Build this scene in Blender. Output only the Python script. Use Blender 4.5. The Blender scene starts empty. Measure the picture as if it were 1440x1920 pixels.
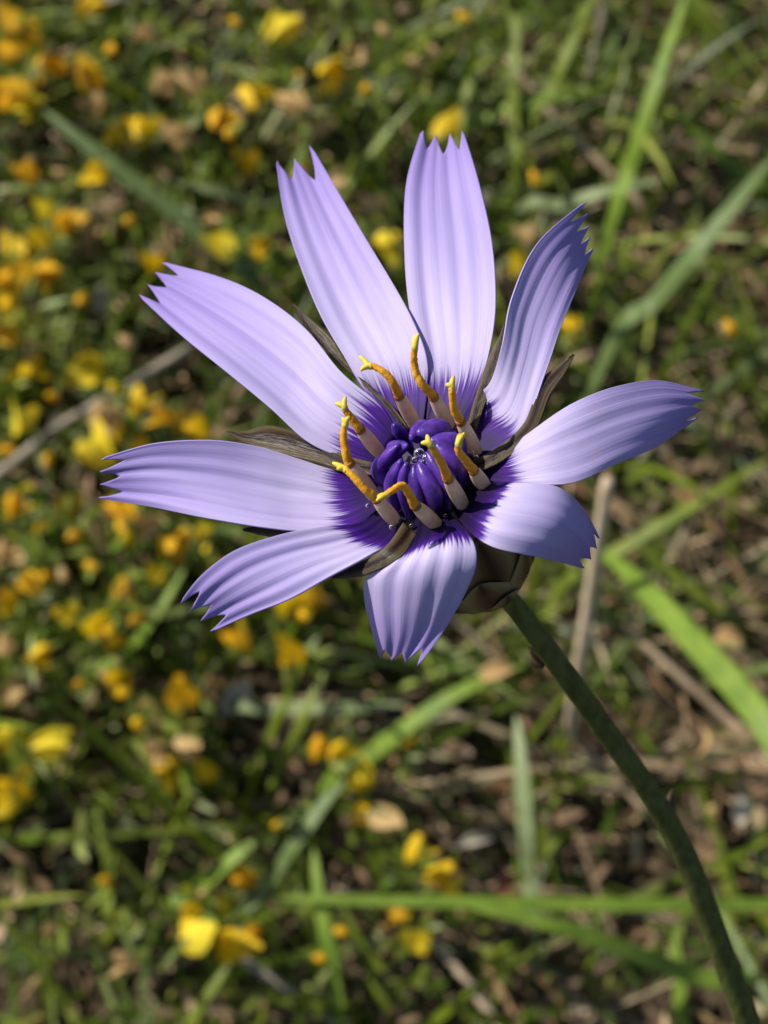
import bpy, math, random
import numpy as np
from mathutils import Vector, Matrix
random.seed(7); rng = np.random.default_rng(7)

# ------------------------------------------------------------------ camera, sky, sun
S = 0.00003                                  # metres per photo pixel at the flower's distance
FPX = 960 / math.tan(math.radians(16))       # focal length in photo pixels
D = FPX * S                                  # distance of the flower's heart, about 0.10 m
PITCH = math.radians(60)
CAM = Vector((0, 0, 0.476))
RIGHT = Vector((1, 0, 0)); UP = Vector((0, math.sin(PITCH), math.cos(PITCH))); FWD = Vector((0, math.cos(PITCH), -math.sin(PITCH)))

scene = bpy.context.scene
col = scene.collection
cd = bpy.data.cameras.new('camera'); co = bpy.data.objects.new('camera', cd); col.objects.link(co)
co.location = CAM
co.rotation_euler = (math.radians(90) - PITCH, 0, 0)
cd.sensor_fit = 'VERTICAL'; cd.sensor_height = 24; cd.sensor_width = 18
cd.lens = 12 / math.tan(math.radians(16))
cd.clip_start = 0.004; cd.clip_end = 500
cd.dof.use_dof = True; cd.dof.focus_distance = D * 0.985
cd.dof.aperture_fstop = cd.lens / 0.95
scene.camera = co

SUN = (0.40 * -FWD + 0.917 * (-0.74 * RIGHT + 0.67 * UP)).normalized()
elev = math.asin(SUN.z); azim = math.atan2(SUN.x, SUN.y)
w = bpy.data.worlds.new('World'); scene.world = w; w.use_nodes = True
nt = w.node_tree; bg = nt.nodes['Background']
sky = nt.nodes.new('ShaderNodeTexSky'); sky.sky_type = 'NISHITA'; sky.sun_disc = False
sky.sun_elevation = elev; sky.sun_rotation = azim
nt.links.new(sky.outputs[0], bg.inputs[0]); bg.inputs[1].default_value = 0.07
sl = bpy.data.lights.new('sun', 'SUN'); sl.energy = 4.2; sl.angle = math.radians(0.53); sl.color = (1, 0.95, 0.87)
so = bpy.data.objects.new('sun', sl); col.objects.link(so); so.location = (-1, 1, 2)
so.rotation_euler = SUN.to_track_quat('Z', 'Y').to_euler()
vs = scene.view_settings
vs.view_transform = 'Standard'; vs.look = 'None'; vs.exposure = 0.56; vs.gamma = 1.0

# ------------------------------------------------------------------ photo geometry
def ray(px, py): return FWD + RIGHT * ((px - 720) / FPX) + UP * ((960 - py) / FPX)
def at_depth(px, py, d): return CAM + ray(px, py) * d
C0 = at_depth(800, 880, D)                                          # heart of the flower
TH = math.radians(38)
AX = (math.cos(TH) * -FWD + math.sin(TH) * (-0.5 * RIGHT + 0.866 * UP)).normalized()   # the flower's axis
def at_h(px, py, h):                                                # on the plane h px above the flower's heart, across its axis
    r = ray(px, py); return CAM + r * (((C0 - CAM).dot(AX) + h * S) / r.dot(AX))
def at_z(px, py, z):
    r = ray(px, py); return CAM + r * ((z - CAM.z) / r.z)
def size_at(p, px): return px * S * ((p - CAM).dot(FWD)) / D

# ------------------------------------------------------------------ helpers
def tag(o, label=None, cat=None, group=None, kind=None):
    if label: o['label'] = label
    if cat: o['category'] = cat
    if group: o['group'] = group
    if kind: o['kind'] = kind
    return o
def link(name, me, mat=None, parent=None, smooth=True):
    if mat and not me.materials: me.materials.append(mat)
    if smooth: me.polygons.foreach_set('use_smooth', [True] * len(me.polygons))
    o = bpy.data.objects.new(name, me); col.objects.link(o)
    if parent:
        o.parent = parent; o.matrix_parent_inverse = Matrix.Translation(-parent.location)
    return o
def empty(name, loc):
    o = bpy.data.objects.new(name, None); o.location = loc; o.empty_display_size = 0.01; col.objects.link(o); return o
def mesh(name, V, F):
    me = bpy.data.meshes.new(name); me.from_pydata([tuple(v) for v in V], [], F); me.update(); return me
def catmull(pts, n):
    """n samples along a Catmull-Rom spline through rows of pts (any dimension)."""
    P = np.array(pts, float); m = len(P)
    P = np.vstack([2 * P[0] - P[1], P, 2 * P[-1] - P[-2]])
    out = []
    for s in np.linspace(0, m - 1, n):
        i = min(int(s), m - 2); f = s - i
        a, b, c, d = P[i], P[i + 1], P[i + 2], P[i + 3]
        out.append(0.5 * (2 * b + (c - a) * f + (2 * a - 5 * b + 4 * c - d) * f * f + (3 * b - a - 3 * c + d) * f ** 3))
    return np.array(out)
def tube_data(pts, rad, n=40, sides=10, flat=1.0):
    """tube along a spline; rad is a list of radii at the control points"""
    Q = catmull([list(p) + [r] for p, r in zip(pts, rad)], n)
    P, R = Q[:, :3], np.maximum(Q[:, 3], 1e-6)
    T = np.gradient(P, axis=0); T /= np.linalg.norm(T, axis=1)[:, None]
    up = np.array([0.3, 0.2, 0.93]); V = []; x = np.cross(up, T[0]); x /= np.linalg.norm(x)
    for k in range(n):
        x = x - T[k] * x.dot(T[k]); x /= np.linalg.norm(x); y = np.cross(T[k], x)
        for j in range(sides):
            a = 2 * math.pi * j / sides
            V.append(P[k] + R[k] * (x * math.cos(a) + y * flat * math.sin(a)))
    F = [(k * sides + j, k * sides + (j + 1) % sides, (k + 1) * sides + (j + 1) % sides, (k + 1) * sides + j) for k in range(n - 1) for j in range(sides)]
    a = len(V); V.append(P[0]); V.append(P[-1])
    F += [(a, (j + 1) % sides, j) for j in range(sides)]
    b = (n - 1) * sides
    F += [(a + 1, b + j, b + (j + 1) % sides) for j in range(sides)]
    return V, F
def tube(name, pts, rad, mat, parent=None, n=40, sides=10, flat=1.0):
    return link(name, mesh(name, *tube_data(pts, rad, n, sides, flat)), mat, parent)
def join(parts):
    V, F = [], []
    for v, f in parts:
        o = len(V); V += list(v); F += [tuple(i + o for i in q) for q in f]
    return V, F

# ------------------------------------------------------------------ materials
class NT:
    def __init__(s, name):
        s.m = bpy.data.materials.new(name); s.m.use_nodes = True; s.t = s.m.node_tree; s.t.nodes.clear()
        s.out = s.n('ShaderNodeOutputMaterial')
    def n(s, typ, **kw):
        nd = s.t.nodes.new(typ)
        for k, v in kw.items(): setattr(nd, k, v)
        return nd
    def l(s, a, b): s.t.links.new(a, b)
    def math(s, op, a, b=None, c=None):
        nd = s.n('ShaderNodeMath', operation=op)
        for i, v in enumerate((a, b, c)):
            if v is None: continue
            if isinstance(v, (int, float)): nd.inputs[i].default_value = v
            else: s.l(v, nd.inputs[i])
        return nd.outputs[0]
    def ramp(s, fac, stops, interp='LINEAR'):
        nd = s.n('ShaderNodeValToRGB'); r = nd.color_ramp; r.interpolation = interp
        while len(r.elements) < len(stops): r.elements.new(0.5)
        for e, (p, c) in zip(r.elements, stops): e.position = p; e.color = (*c, 1) if len(c) == 3 else c
        s.l(fac, nd.inputs[0]); return nd.outputs[0]
    def noise(s, vec, scale, detail=3, rough=0.5):
        nd = s.n('ShaderNodeTexNoise'); nd.inputs['Scale'].default_value = scale; nd.inputs['Detail'].default_value = detail
        nd.inputs['Roughness'].default_value = rough
        if vec is not None: s.l(vec, nd.inputs['Vector'])
        return nd.outputs[0]
    def mix(s, fac, a, b, blend='MIX'):
        nd = s.n('ShaderNodeMix', data_type='RGBA', blend_type=blend)
        if isinstance(fac, (int, float)): nd.inputs[0].default_value = fac
        else: s.l(fac, nd.inputs[0])
        for i, v in ((6, a), (7, b)):
            if isinstance(v, tuple): nd.inputs[i].default_value = (*v, 1)
            else: s.l(v, nd.inputs[i])
        return nd.outputs[2]
    def scale(s, vec, xyz):
        nd = s.n('ShaderNodeMapping'); nd.inputs['Scale'].default_value = xyz; s.l(vec, nd.inputs[0]); return nd.outputs[0]
    def finish(s, colr, rough=0.6, spec=0.3, trans=0.0, bump=None, bdist=0.0001, tcol=None, sheen=0.0, coat=0.0):
        p = s.n('ShaderNodeBsdfPrincipled'); p.inputs['Roughness'].default_value = rough
        p.inputs['Specular IOR Level'].default_value = spec
        p.inputs['Sheen Weight'].default_value = sheen; p.inputs['Coat Weight'].default_value = coat
        if isinstance(colr, tuple): p.inputs['Base Color'].default_value = (*colr, 1)
        else: s.l(colr, p.inputs['Base Color'])
        bo = None
        if bump is not None:
            b = s.n('ShaderNodeBump'); b.inputs['Strength'].default_value = 1; b.inputs['Distance'].default_value = bdist
            s.l(bump, b.inputs['Height']); s.l(b.outputs[0], p.inputs['Normal']); bo = b.outputs[0]
        res = p.outputs[0]
        if trans:
            t = s.n('ShaderNodeBsdfTranslucent'); tc = tcol if tcol is not None else colr
            if isinstance(tc, tuple): t.inputs[0].default_value = (*tc, 1)
            else: s.l(tc, t.inputs[0])
            if bo: s.l(bo, t.inputs['Normal'])
            m = s.n('ShaderNodeMixShader'); m.inputs[0].default_value = trans
            s.l(res, m.inputs[1]); s.l(t.outputs[0], m.inputs[2]); res = m.outputs[0]
        s.l(res, s.out.inputs[0]); return s.m

def petal_material():
    s = NT('petal'); uv = s.n('ShaderNodeUVMap').outputs[0]; info = s.n('ShaderNodeObjectInfo')
    add = s.n('ShaderNodeVectorMath', operation='ADD'); cmb = s.n('ShaderNodeCombineXYZ')
    s.l(s.math('MULTIPLY', info.outputs['Random'], 37.0), cmb.inputs[2]); s.l(uv, add.inputs[0]); s.l(cmb.outputs[0], add.inputs[1])
    vec = add.outputs[0]
    sep = s.n('ShaderNodeSeparateXYZ'); s.l(uv, sep.inputs[0]); v = sep.outputs[1]
    fine = s.noise(s.scale(vec, (34, 1.3, 1)), 1.0, 3, 0.6)
    veins = s.noise(s.scale(vec, (11, 0.5, 1)), 1.0, 2, 0.5)
    patch = s.noise(s.scale(vec, (2.5, 3.0, 1)), 1.0, 3, 0.5)
    vv = s.math('ADD', v, s.math('MULTIPLY', s.math('SUBTRACT', fine, 0.5), 0.22))
    vv = s.math('ADD', vv, s.math('MULTIPLY', s.math('SUBTRACT', veins, 0.5), 0.07))
    x = s.math('MULTIPLY', s.math('ADD', vv, 0.4), 1 / 1.4)
    f = lambda q: (q + 0.4) / 1.4
    base = s.ramp(x, [(f(-0.22), (0.008, 0.001, 0.03)), (f(-0.06), (0.022, 0.0015, 0.10)), (f(0.012), (0.075, 0.010, 0.29)),
                      (f(0.06), (0.61, 0.54, 0.775)), (f(0.13), (0.62, 0.555, 0.79)), (f(0.40), (0.525, 0.455, 0.745)), (f(0.75), (0.42, 0.34, 0.67)), (f(1.0), (0.31, 0.23, 0.57))])
    streak = s.ramp(fine, [(0.3, (0.90, 0.88, 0.95)), (0.65, (1, 1, 1))])
    vein = s.ramp(veins, [(0.33, (0.84, 0.80, 0.93)), (0.47, (1, 1, 1))])
    c = s.mix(0.55, base, streak, 'MULTIPLY'); c = s.mix(0.75, c, vein, 'MULTIPLY')
    c = s.mix(0.35, c, s.ramp(patch, [(0.35, (0.80, 0.76, 0.92)), (0.6, (1, 1, 1))]), 'MULTIPLY')
    # smudges of pollen
    sp = s.noise(s.scale(vec, (7, 12, 1)), 2.3, 4, 0.65)
    zone = s.math('MULTIPLY', s.math('GREATER_THAN', v, 0.05), s.math('LESS_THAN', v, 0.5))
    k = s.math('MULTIPLY', s.math('MULTIPLY', s.ramp(sp, [(0.63, (0, 0, 0)), (0.72, (1, 1, 1))]), zone), 0.4)
    c = s.mix(k, c, (0.62, 0.38, 0.16))
    hgt = s.math('ADD', s.math('MULTIPLY', fine, 0.6), s.math('MULTIPLY', veins, 1.0))
    tc = s.mix(1.0, c, (0.80, 0.74, 1.0), 'MULTIPLY')
    return s.finish(c, 0.55, 0.22, 0.30, hgt, 0.00003, tc, sheen=0.03)
def mottled(name, a, b, scale, rough=0.6, spec=0.3, trans=0.0, stretch=(1, 1, 1), bd=0.00008, coat=0.0, coord='Object', lo=0.35, hi=0.65):
    s = NT(name); tc = s.n('ShaderNodeTexCoord').outputs[coord]
    nz = s.noise(s.scale(tc, stretch), scale, 4, 0.6)
    return s.finish(s.ramp(nz, [(lo, a), (hi, b)]), rough, spec, trans, nz, bd, coat=coat)
def vcol(name, rough=0.55, spec=0.3, trans=0.35, tint=(1, 1, 1), nscale=900):
    s = NT(name); a = s.n('ShaderNodeVertexColor', layer_name='col').outputs[0]
    tc = s.n('ShaderNodeTexCoord').outputs['Object']
    nz = s.noise(tc, nscale, 3)
    c = s.mix(0.5, a, s.ramp(nz, [(0.3, (0.55, 0.55, 0.5)), (0.7, (1.1, 1.1, 1.0))]), 'MULTIPLY')
    return s.finish(c, rough, spec, trans, nz, 0.00015, s.mix(1.0, c, tint, 'MULTIPLY'))

M_petal = petal_material()
M_floret = mottled('dark_floret', (0.035, 0.008, 0.16), (0.11, 0.04, 0.36), 900, 0.38, 0.4, 0.12)
M_tube = mottled('anther_tube', (0.74, 0.54, 0.34), (0.88, 0.71, 0.48), 1300, 0.5, 0.3, 0.3)
M_style = mottled('style_yellow', (0.66, 0.27, 0.012), (0.84, 0.44, 0.025), 1800, 0.6, 0.25, 0.15, bd=0.00012)
M_stigma = mottled('stigma_yellow', (0.68, 0.50, 0.04), (0.80, 0.68, 0.12), 1800, 0.6, 0.25, 0.2)
M_joint = mottled('brown_joint', (0.22, 0.07, 0.012), (0.45, 0.19, 0.03), 2500, 0.6, 0.25)
M_stem = mottled('stem_green', (0.050, 0.062, 0.013), (0.10, 0.112, 0.028), 500, 0.65, 0.25, 0, (3, 3, 0.6))
M_core = mottled('receptacle', (0.010, 0.003, 0.03), (0.03, 0.008, 0.08), 900, 0.5, 0.3)
def bract_material(name, k):
    s = NT(name); uv = s.n('ShaderNodeUVMap').outputs[0]; sep = s.n('ShaderNodeSeparateXYZ'); s.l(uv, sep.inputs[0])
    mid = s.math('ABSOLUTE', s.math('SUBTRACT', sep.outputs[0], 0.5))
    nz = s.noise(s.scale(uv, (22, 2, 1)), 1.0, 3, 0.6)
    m2 = s.math('ADD', mid, s.math('MULTIPLY', s.math('SUBTRACT', nz, 0.5), 0.12))
    c = s.ramp(m2, [(0.03, (0.020, 0.008, 0.008)), (0.12, (0.05, 0.026, 0.018)), (0.3, (0.13, 0.095, 0.05)), (0.5, (0.20, 0.165, 0.10))])
    c = s.mix(1.0, c, (k, k, k * 0.9), 'MULTIPLY')
    return s.finish(c, 0.35, 0.4, 0.45, nz, 0.00006)
M_bract = bract_material('papery_bract', 1.0)
M_scale = bract_material('papery_scale', 2.3)
def water():
    s = NT('water'); p = s.n('ShaderNodeBsdfPrincipled'); p.inputs['Transmission Weight'].default_value = 1; p.inputs['IOR'].default_value = 1.33
    p.inputs['Roughness'].default_value = 0.09; p.inputs['Base Color'].default_value = (0.98, 0.98, 0.95, 1); s.l(p.outputs[0], s.out.inputs[0]); return s.m
M_water = water()
M_under = vcol('undergrowth_green', 0.45, 0.4, 0.45, (1.0, 1.0, 0.55))
M_straw = vcol('dry_straw', 0.7, 0.2, 0.15)
def ground_material():
    s = NT('soil'); tc = s.n('ShaderNodeTexCoord').outputs['Object']
    n1 = s.noise(tc, 14, 5, 0.6); n2 = s.noise(tc, 220, 5, 0.7)
    c = s.ramp(n2, [(0.3, (0.03, 0.021, 0.012)), (0.5, (0.08, 0.056, 0.034)), (0.68, (0.18, 0.135, 0.085))])
    c = s.mix(s.ramp(n1, [(0.45, (0, 0, 0)), (0.65, (0.55, 0.55, 0.55))]), c, (0.035, 0.05, 0.012))
    return s.finish(c, 0.9, 0.15, 0, n2, 0.004)
M_soil = ground_material()
def simple_leafy(name, a, b, trans=0.35, rough=0.5, scale=140, stretch=(1, 1, 1)):
    return mottled(name, a, b, scale, rough, 0.3, trans, stretch)
M_gbright = simple_leafy('grass_bright', (0.14, 0.23, 0.022), (0.24, 0.34, 0.045))
M_gblue = simple_leafy('grass_blue_green', (0.12, 0.18, 0.05), (0.20, 0.27, 0.095))
M_golive = simple_leafy('grass_olive', (0.13, 0.18, 0.016), (0.21, 0.26, 0.03))
M_gpale = simple_leafy('grass_pale', (0.20, 0.26, 0.10), (0.32, 0.38, 0.18))
M_dry = simple_leafy('dry_stalk', (0.26, 0.18, 0.10), (0.46, 0.35, 0.22), 0.1, 0.65)
M_paledry = simple_leafy('pale_dry_stalk', (0.48, 0.37, 0.24), (0.66, 0.53, 0.37), 0.1, 0.65)
M_grey = simple_leafy('grey_stalk', (0.22, 0.19, 0.13), (0.36, 0.31, 0.22), 0.1, 0.65)
M_yel = simple_leafy('yellow_blossom', (0.86, 0.52, 0.006), (0.90, 0.66, 0.015), 0.35, 0.45, 250)
M_lemon = simple_leafy('lemon_blossom', (0.88, 0.64, 0.012), (0.92, 0.77, 0.06), 0.35, 0.45, 250)
M_ora = simple_leafy('orange_blossom', (0.78, 0.40, 0.008), (0.86, 0.54, 0.014), 0.35, 0.5, 250)
M_tan = simple_leafy('faded_blossom', (0.50, 0.30, 0.10), (0.72, 0.52, 0.25), 0.3, 0.6, 250)
M_white = simple_leafy('bleached_leaf', (0.50, 0.44, 0.32), (0.70, 0.64, 0.52), 0.3, 0.6, 200)
M_red = simple_leafy('brown_red_leaf', (0.09, 0.028, 0.014), (0.17, 0.06, 0.03), 0.2, 0.6, 200)
M_pstem = simple_leafy('sprig_stem', (0.06, 0.09, 0.015), (0.12, 0.15, 0.03), 0.1, 0.6)

# ------------------------------------------------------------------ ground (one sheet, fine near the flower)
def bumps(x, y):
    return 0.004 * np.sin(x * 23 + 1.3) * np.cos(y * 19) + 0.0025 * np.sin(x * 61 + y * 47) + 0.0015 * np.cos(x * 131 - y * 113)
def gz(x, y): return float(bumps(np.array(x), np.array(y)))
ax = np.concatenate([-np.geomspace(250, 1.3, 22), np.linspace(-1.2, 1.2, 161), np.geomspace(1.3, 250, 22)])
X, Y = np.meshgrid(ax, ax + 0.2); Z = bumps(X, Y) * (np.maximum(np.abs(X), np.abs(Y - 0.2)) < 20) ; n = len(ax)
me = mesh('ground', np.stack([X, Y, Z], -1).reshape(-1, 3), [(j * n + i, j * n + i + 1, (j + 1) * n + i + 1, (j + 1) * n + i) for j in range(n - 1) for i in range(n - 1)])
tag(link('ground', me, M_soil), kind='structure')

# ------------------------------------------------------------------ mass vegetation (numpy strips with a colour per piece)
def strips(name, P, W, colors, mat):
    """P: (N,K,3) centre lines, W: (N,K,3) half-width vectors, colors (N,3): one narrow folded strip each"""
    N, K, _ = P.shape
    V = np.stack([P - W, P + W], 2).reshape(N * K * 2, 3)
    base = (np.arange(N) * K * 2)[:, None, None] + (np.arange(K - 1) * 2)[None, :, None] + np.array([0, 1, 3, 2])[None, None, :]
    F = base.reshape(-1, 4)
    me = bpy.data.meshes.new(name)
    me.vertices.add(len(V)); me.vertices.foreach_set('co', V.astype(np.float32).ravel())
    me.loops.add(F.size); me.loops.foreach_set('vertex_index', F.astype(np.int32).ravel())
    me.polygons.add(len(F)); me.polygons.foreach_set('loop_start', np.arange(0, F.size, 4, dtype=np.int32))
    me.update(calc_edges=True)
    a = me.color_attributes.new('col', 'FLOAT_COLOR', 'POINT')
    cc = np.ones((N, K * 2, 4), np.float32); cc[:, :, :3] = colors[:, None, :]
    a.data.foreach_set('color', cc.ravel())
    me.materials.append(mat)
    o = bpy.data.objects.new(name, me); col.objects.link(o); return o
def unit(v): return v / np.maximum(np.linalg.norm(v, axis=-1, keepdims=True), 1e-9)
def blades(root, length, lean, az, droop, width, K=7, taper=1.0):
    """curved blades: lean from the vertical in radians growing by droop along the blade"""
    N = len(root); s = np.linspace(0, 1, K); P = np.zeros((N, K, 3)); P[:, 0] = root
    for k in range(1, K):
        th = lean + droop * s[k]; d = np.stack([np.sin(th) * np.cos(az), np.sin(th) * np.sin(az), np.cos(th)], -1)
        P[:, k] = P[:, k - 1] + d * (length / (K - 1))[:, None]
    P[:, :, 2] = np.maximum(P[:, :, 2], bumps(P[:, :, 0], P[:, :, 1]) + 0.0015)
    T = unit(np.gradient(P, axis=1)); tw = rng.uniform(-0.9, 0.9, N)
    side = np.stack([-np.sin(az + tw), np.cos(az + tw), 0.25 * np.sin(tw)], -1)
    prof = (np.minimum(1, 0.55 + 2.2 * s) * np.sqrt(np.maximum(1 - s ** (2 + taper), 0.0025)))[None, :, None]
    return P, side[:, None, :] * prof * (width / 2)[:, None, None]
def scatter(n, x0, x1, y0, y1):
    x = rng.uniform(x0, x1, n); y = rng.uniform(y0, y1, n)
    return np.stack([x, y, bumps(x, y)], -1)
def pick(n, cols, jit=0.25):
    c = np.array(cols)[rng.integers(0, len(cols), n)]
    return c * rng.uniform(1 - jit, 1 + jit, (n, 1)) * rng.uniform(0.92, 1.08, (n, 3))
GREEN = [(0.15, 0.215, 0.012), (0.19, 0.255, 0.018), (0.11, 0.17, 0.014), (0.24, 0.29, 0.03), (0.085, 0.125, 0.012), (0.34, 0.40, 0.08)]  # the last, palest green paints bright sparkle on leaves into their colour
STRAW = [(0.34, 0.25, 0.15), (0.25, 0.175, 0.10), (0.42, 0.33, 0.21), (0.17, 0.115, 0.065), (0.30, 0.19, 0.10)]
def lefty(r):   # share of leafy shrub: high on the left of the clearing
    return np.clip(0.66 - r[:, 0] * 4.2 + 1.5 * (r[:, 1] - 0.27), 0.10, 1)

# straw and dead stems lying on the soil
r = np.vstack([scatter(5200, -0.32, 0.32, -0.05, 0.72), scatter(3000, -1.5, 1.5, -1.2, 1.9)])
keep = rng.random(len(r)) < (1.1 - 0.58 * lefty(r)); r = r[keep]; N = len(r)
r[:, 2] += rng.uniform(0.001, 0.016, N)
P, W = blades(r, rng.uniform(0.012, 0.075, N), rng.uniform(1.3, 1.62, N), rng.uniform(0, 2 * math.pi, N), rng.uniform(-0.2, 0.25, N), rng.uniform(0.0008, 0.0026, N), 5, 3)
tag(strips('straw_litter', P, W, pick(N, STRAW, 0.35), M_straw), 'tangle of dry straw and dead stalks lying on the soil', 'straw', kind='stuff')
# crumbs of dead leaf and husk
r = np.vstack([scatter(5200, -0.32, 0.32, -0.05, 0.72), scatter(2500, -1.5, 1.5, -1.2, 1.9)]); N = len(r); r[:, 2] += rng.uniform(0.001, 0.022, N)
P, W = blades(r, rng.uniform(0.003, 0.010, N), rng.uniform(0.8, 1.7, N), rng.uniform(0, 2 * math.pi, N), rng.uniform(-0.6, 0.6, N), rng.uniform(0.0015, 0.0045, N), 4, 0)
tag(strips('leaf_litter', P, W, pick(N, STRAW + [(0.48, 0.33, 0.19), (0.20, 0.10, 0.05)], 0.35), M_straw), 'crumbs of dead leaves and husks scattered on the soil', 'leaf litter', kind='stuff')
# fine grass
r = np.vstack([scatter(5200, -0.32, 0.32, -0.08, 0.75), scatter(22000, -2.2, 2.2, -1.6, 3.0)])
r = r[rng.random(len(r)) < np.clip(0.62 + 3.2 * (r[:, 1] - 0.22) - 2.0 * r[:, 0], 0.28, 1)]; N = len(r)
P, W = blades(r, rng.uniform(0.025, 0.105, N), rng.uniform(0.15, 1.1, N), rng.uniform(0, 2 * math.pi, N), rng.uniform(0.2, 1.3, N), rng.uniform(0.001, 0.0036, N), 7)
tag(strips('fine_grass', P, W, pick(N, GREEN + [(0.16, 0.22, 0.06), (0.12, 0.17, 0.06)], 0.3), M_under), 'fine green grass growing all over the ground', 'grass', kind='stuff')
# leafy shrub shoots: short stems set with small narrow leaves
r = np.vstack([scatter(1700, -0.33, 0.33, -0.06, 0.74), scatter(3500, -1.8, 1.8, -1.3, 2.6)])
r = r[rng.random(len(r)) < lefty(r) * 1.05]; N = len(r)
K = 9; L = rng.uniform(0.03, 0.085, N)
P, W = blades(r, L, rng.uniform(0.1, 0.9, N), rng.uniform(0, 2 * math.pi, N), rng.uniform(0.0, 0.9, N), np.full(N, 0.0014), K)
tag(strips('shrub_shoots', P, W, pick(N, [(0.07, 0.09, 0.02), (0.11, 0.085, 0.035)], 0.3), M_under), 'thin upright shoots of the low leafy shrub', 'shrub shoots', kind='stuff')
nl = 19; ii = np.repeat(np.arange(N), nl); s = rng.uniform(0.12, 1.0, len(ii)) * (K - 1.001); k = s.astype(int); f = (s - k)[:, None]
pos = P[ii, k] * (1 - f) + P[ii, k + 1] * f
Ln = len(ii)
PL, WL = blades(pos, rng.uniform(0.004, 0.0095, Ln), rng.uniform(0.3, 1.4, Ln), rng.uniform(0, 2 * math.pi, Ln), rng.uniform(-0.2, 0.7, Ln), rng.uniform(0.0012, 0.0028, Ln), 4, 0)
tag(strips('shrub_leaves', PL, WL, pick(Ln, GREEN, 0.35), M_under), 'mass of small narrow green leaves of the low shrub', 'shrub leaves', kind='stuff')

# ------------------------------------------------------------------ single grass blades and stalks behind the flower
def blade_mesh(ctrl, width, n=26, fold=0.25, stalk=False, tip=0.12):
    """ctrl: world points from root to tip; width in metres"""
    if stalk:
        m = len(ctrl)
        return tube_data(ctrl, [width / 2 * (1 - 0.25 * i / (m - 1)) for i in range(m)], n, 8)
    P = catmull(ctrl, n); T = unit(np.gradient(P, axis=0)); V = []; F = []
    view = np.array(SUN * 1.0 - FWD * 0.7)
    for k in range(n):
        s = k / (n - 1)
        sd = np.cross(T[k], view); sd /= np.linalg.norm(sd); nn = np.cross(sd, T[k])
        ww = width / 2 * min(1, 0.6 + s * 3) * math.sqrt(max(1 - max(0, (s - (1 - tip * 4)) / (tip * 4)) ** 2, 0.006))
        th = 0.00012
        for j, (u, b) in enumerate(((-1, fold), (-.5, fold * .35), (0, 0), (.5, fold * .35), (1, fold))):
            V.append(P[k] + sd * u * ww + nn * b * ww)
        for j, (u, b) in enumerate(((-1, fold), (-.5, fold * .35), (0, 0), (.5, fold * .35), (1, fold))):
            V.append(P[k] + sd * u * ww + nn * (b * ww - th))
    for k in range(n - 1):
        a, b = k * 10, (k + 1) * 10
        for j in range(4):
            F.append((a + j, a + j + 1, b + j + 1, b + j)); F.append((a + 5 + j + 1, a + 5 + j, b + 5 + j, b + 5 + j + 1))
        F.append((a + 4, a + 9, b + 9, b + 4)); F.append((a + 5, a, b, b + 5))
    return V, F
def stalk(name, pts, wpx, mat, label, cat, is_stalk=False, group=None, flat=0.4, ext=0.45):
    """pts: (px, py, height above ground in m) from the root outwards; the root itself is pushed into the soil"""
    zt = max(p[2] for p in pts); W = [at_z(x, y, zt + (z - zt) * flat) for x, y, z in pts]
    if W[0].z > 0.012:      # carry the base down to the soil along its own direction
        d = (W[0] - W[1]).normalized(); foot = W[0] + d * (0.012 + ext * W[0].z); foot.z = gz(foot.x, foot.y) - 0.003
        mid = (W[0] * 0.55 + foot * 0.45) + Vector((0, 0, 0.35 * W[0].z))
        W = [foot, mid] + W
    else: W[0].z = gz(W[0].x, W[0].y) - 0.003
    c = sum(((p - CAM).dot(FWD) for p in W)) / len(W)
    wid = wpx * S * c / D
    root = W[0].copy()
    V, F = blade_mesh(W, wid, stalk=is_stalk)
    V = [Vector(v) - root for v in V]
    o = link(name, mesh(name, V, F), mat); o.location = root
    return tag(o, label, cat, group)
B = 'grass_blade'
stalk(B, [(400, 462, .03), (330, 400, .045), (230, 325, .06), (150, 262, .07), (80, 205, .075)], 30, M_gblue, 'long straight blue-green blade slanting across the leafy shrub beside a yellow blossom', 'grass')
stalk(B, [(1180, 325, .02), (1205, 240, .05), (1240, 130, .075), (1290, -20, .09)], 32, M_gbright, 'tall bright green upright blade near a slender green one', 'grass')
stalk(B, [(1030, 175, .02), (1060, 110, .04), (1090, 45, .05), (1125, -30, .06)], 26, M_golive, 'slender green blade standing left of the tall bright one', 'grass')
stalk(B, [(965, 250, .015), (963, 140, .04), (967, 50, .05), (940, 10, .055)], 22, M_golive, 'thin upright green blade bent over at its tip', 'grass')
stalk(B, [(905, 230, .02), (960, 205, .035), (1040, 185, .045), (1140, 170, .045)], 30, M_gbright, 'broad green blade lying level across the thin upright one', 'grass')
stalk(B, [(1395, 335, .015), (1350, 290, .035), (1285, 235, .05)], 26, M_gbright, 'short green blade leaning across brown litter', 'grass')
stalk(B, [(1225, 570, .02), (1300, 480, .06), (1370, 395, .08), (1450, 295, .09)], 40, M_gblue, 'wide grey-green blade with a bluish cast rising from a narrow base', 'grass')
stalk(B, [(1475, 1430, .135), (1380, 1290, .13), (1280, 1180, .118), (1200, 1095, .105), (1125, 1030, .09)], 50, M_gbright, 'wide bright green blade arching over behind the flower stem', 'grass', flat=1.0, ext=0.7)
stalk(B, [(1150, 1040, .03), (1240, 985, .05), (1340, 925, .06), (1450, 855, .06)], 24, M_golive, 'narrow dark olive blade slanting up from the wide arched blade', 'grass')
stalk(B, [(500, 1330, .02), (580, 1328, .04), (680, 1328, .045), (760, 1320, .045)], 26, M_gpale, 'pale level blade below the hanging petals', 'grass')
stalk(B, [(690, 1420, .02), (770, 1360, .045), (860, 1300, .06), (985, 1245, .06)], 36, M_gbright, 'mid-green blade with long taper rising below the hanging petals', 'grass')
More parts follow.
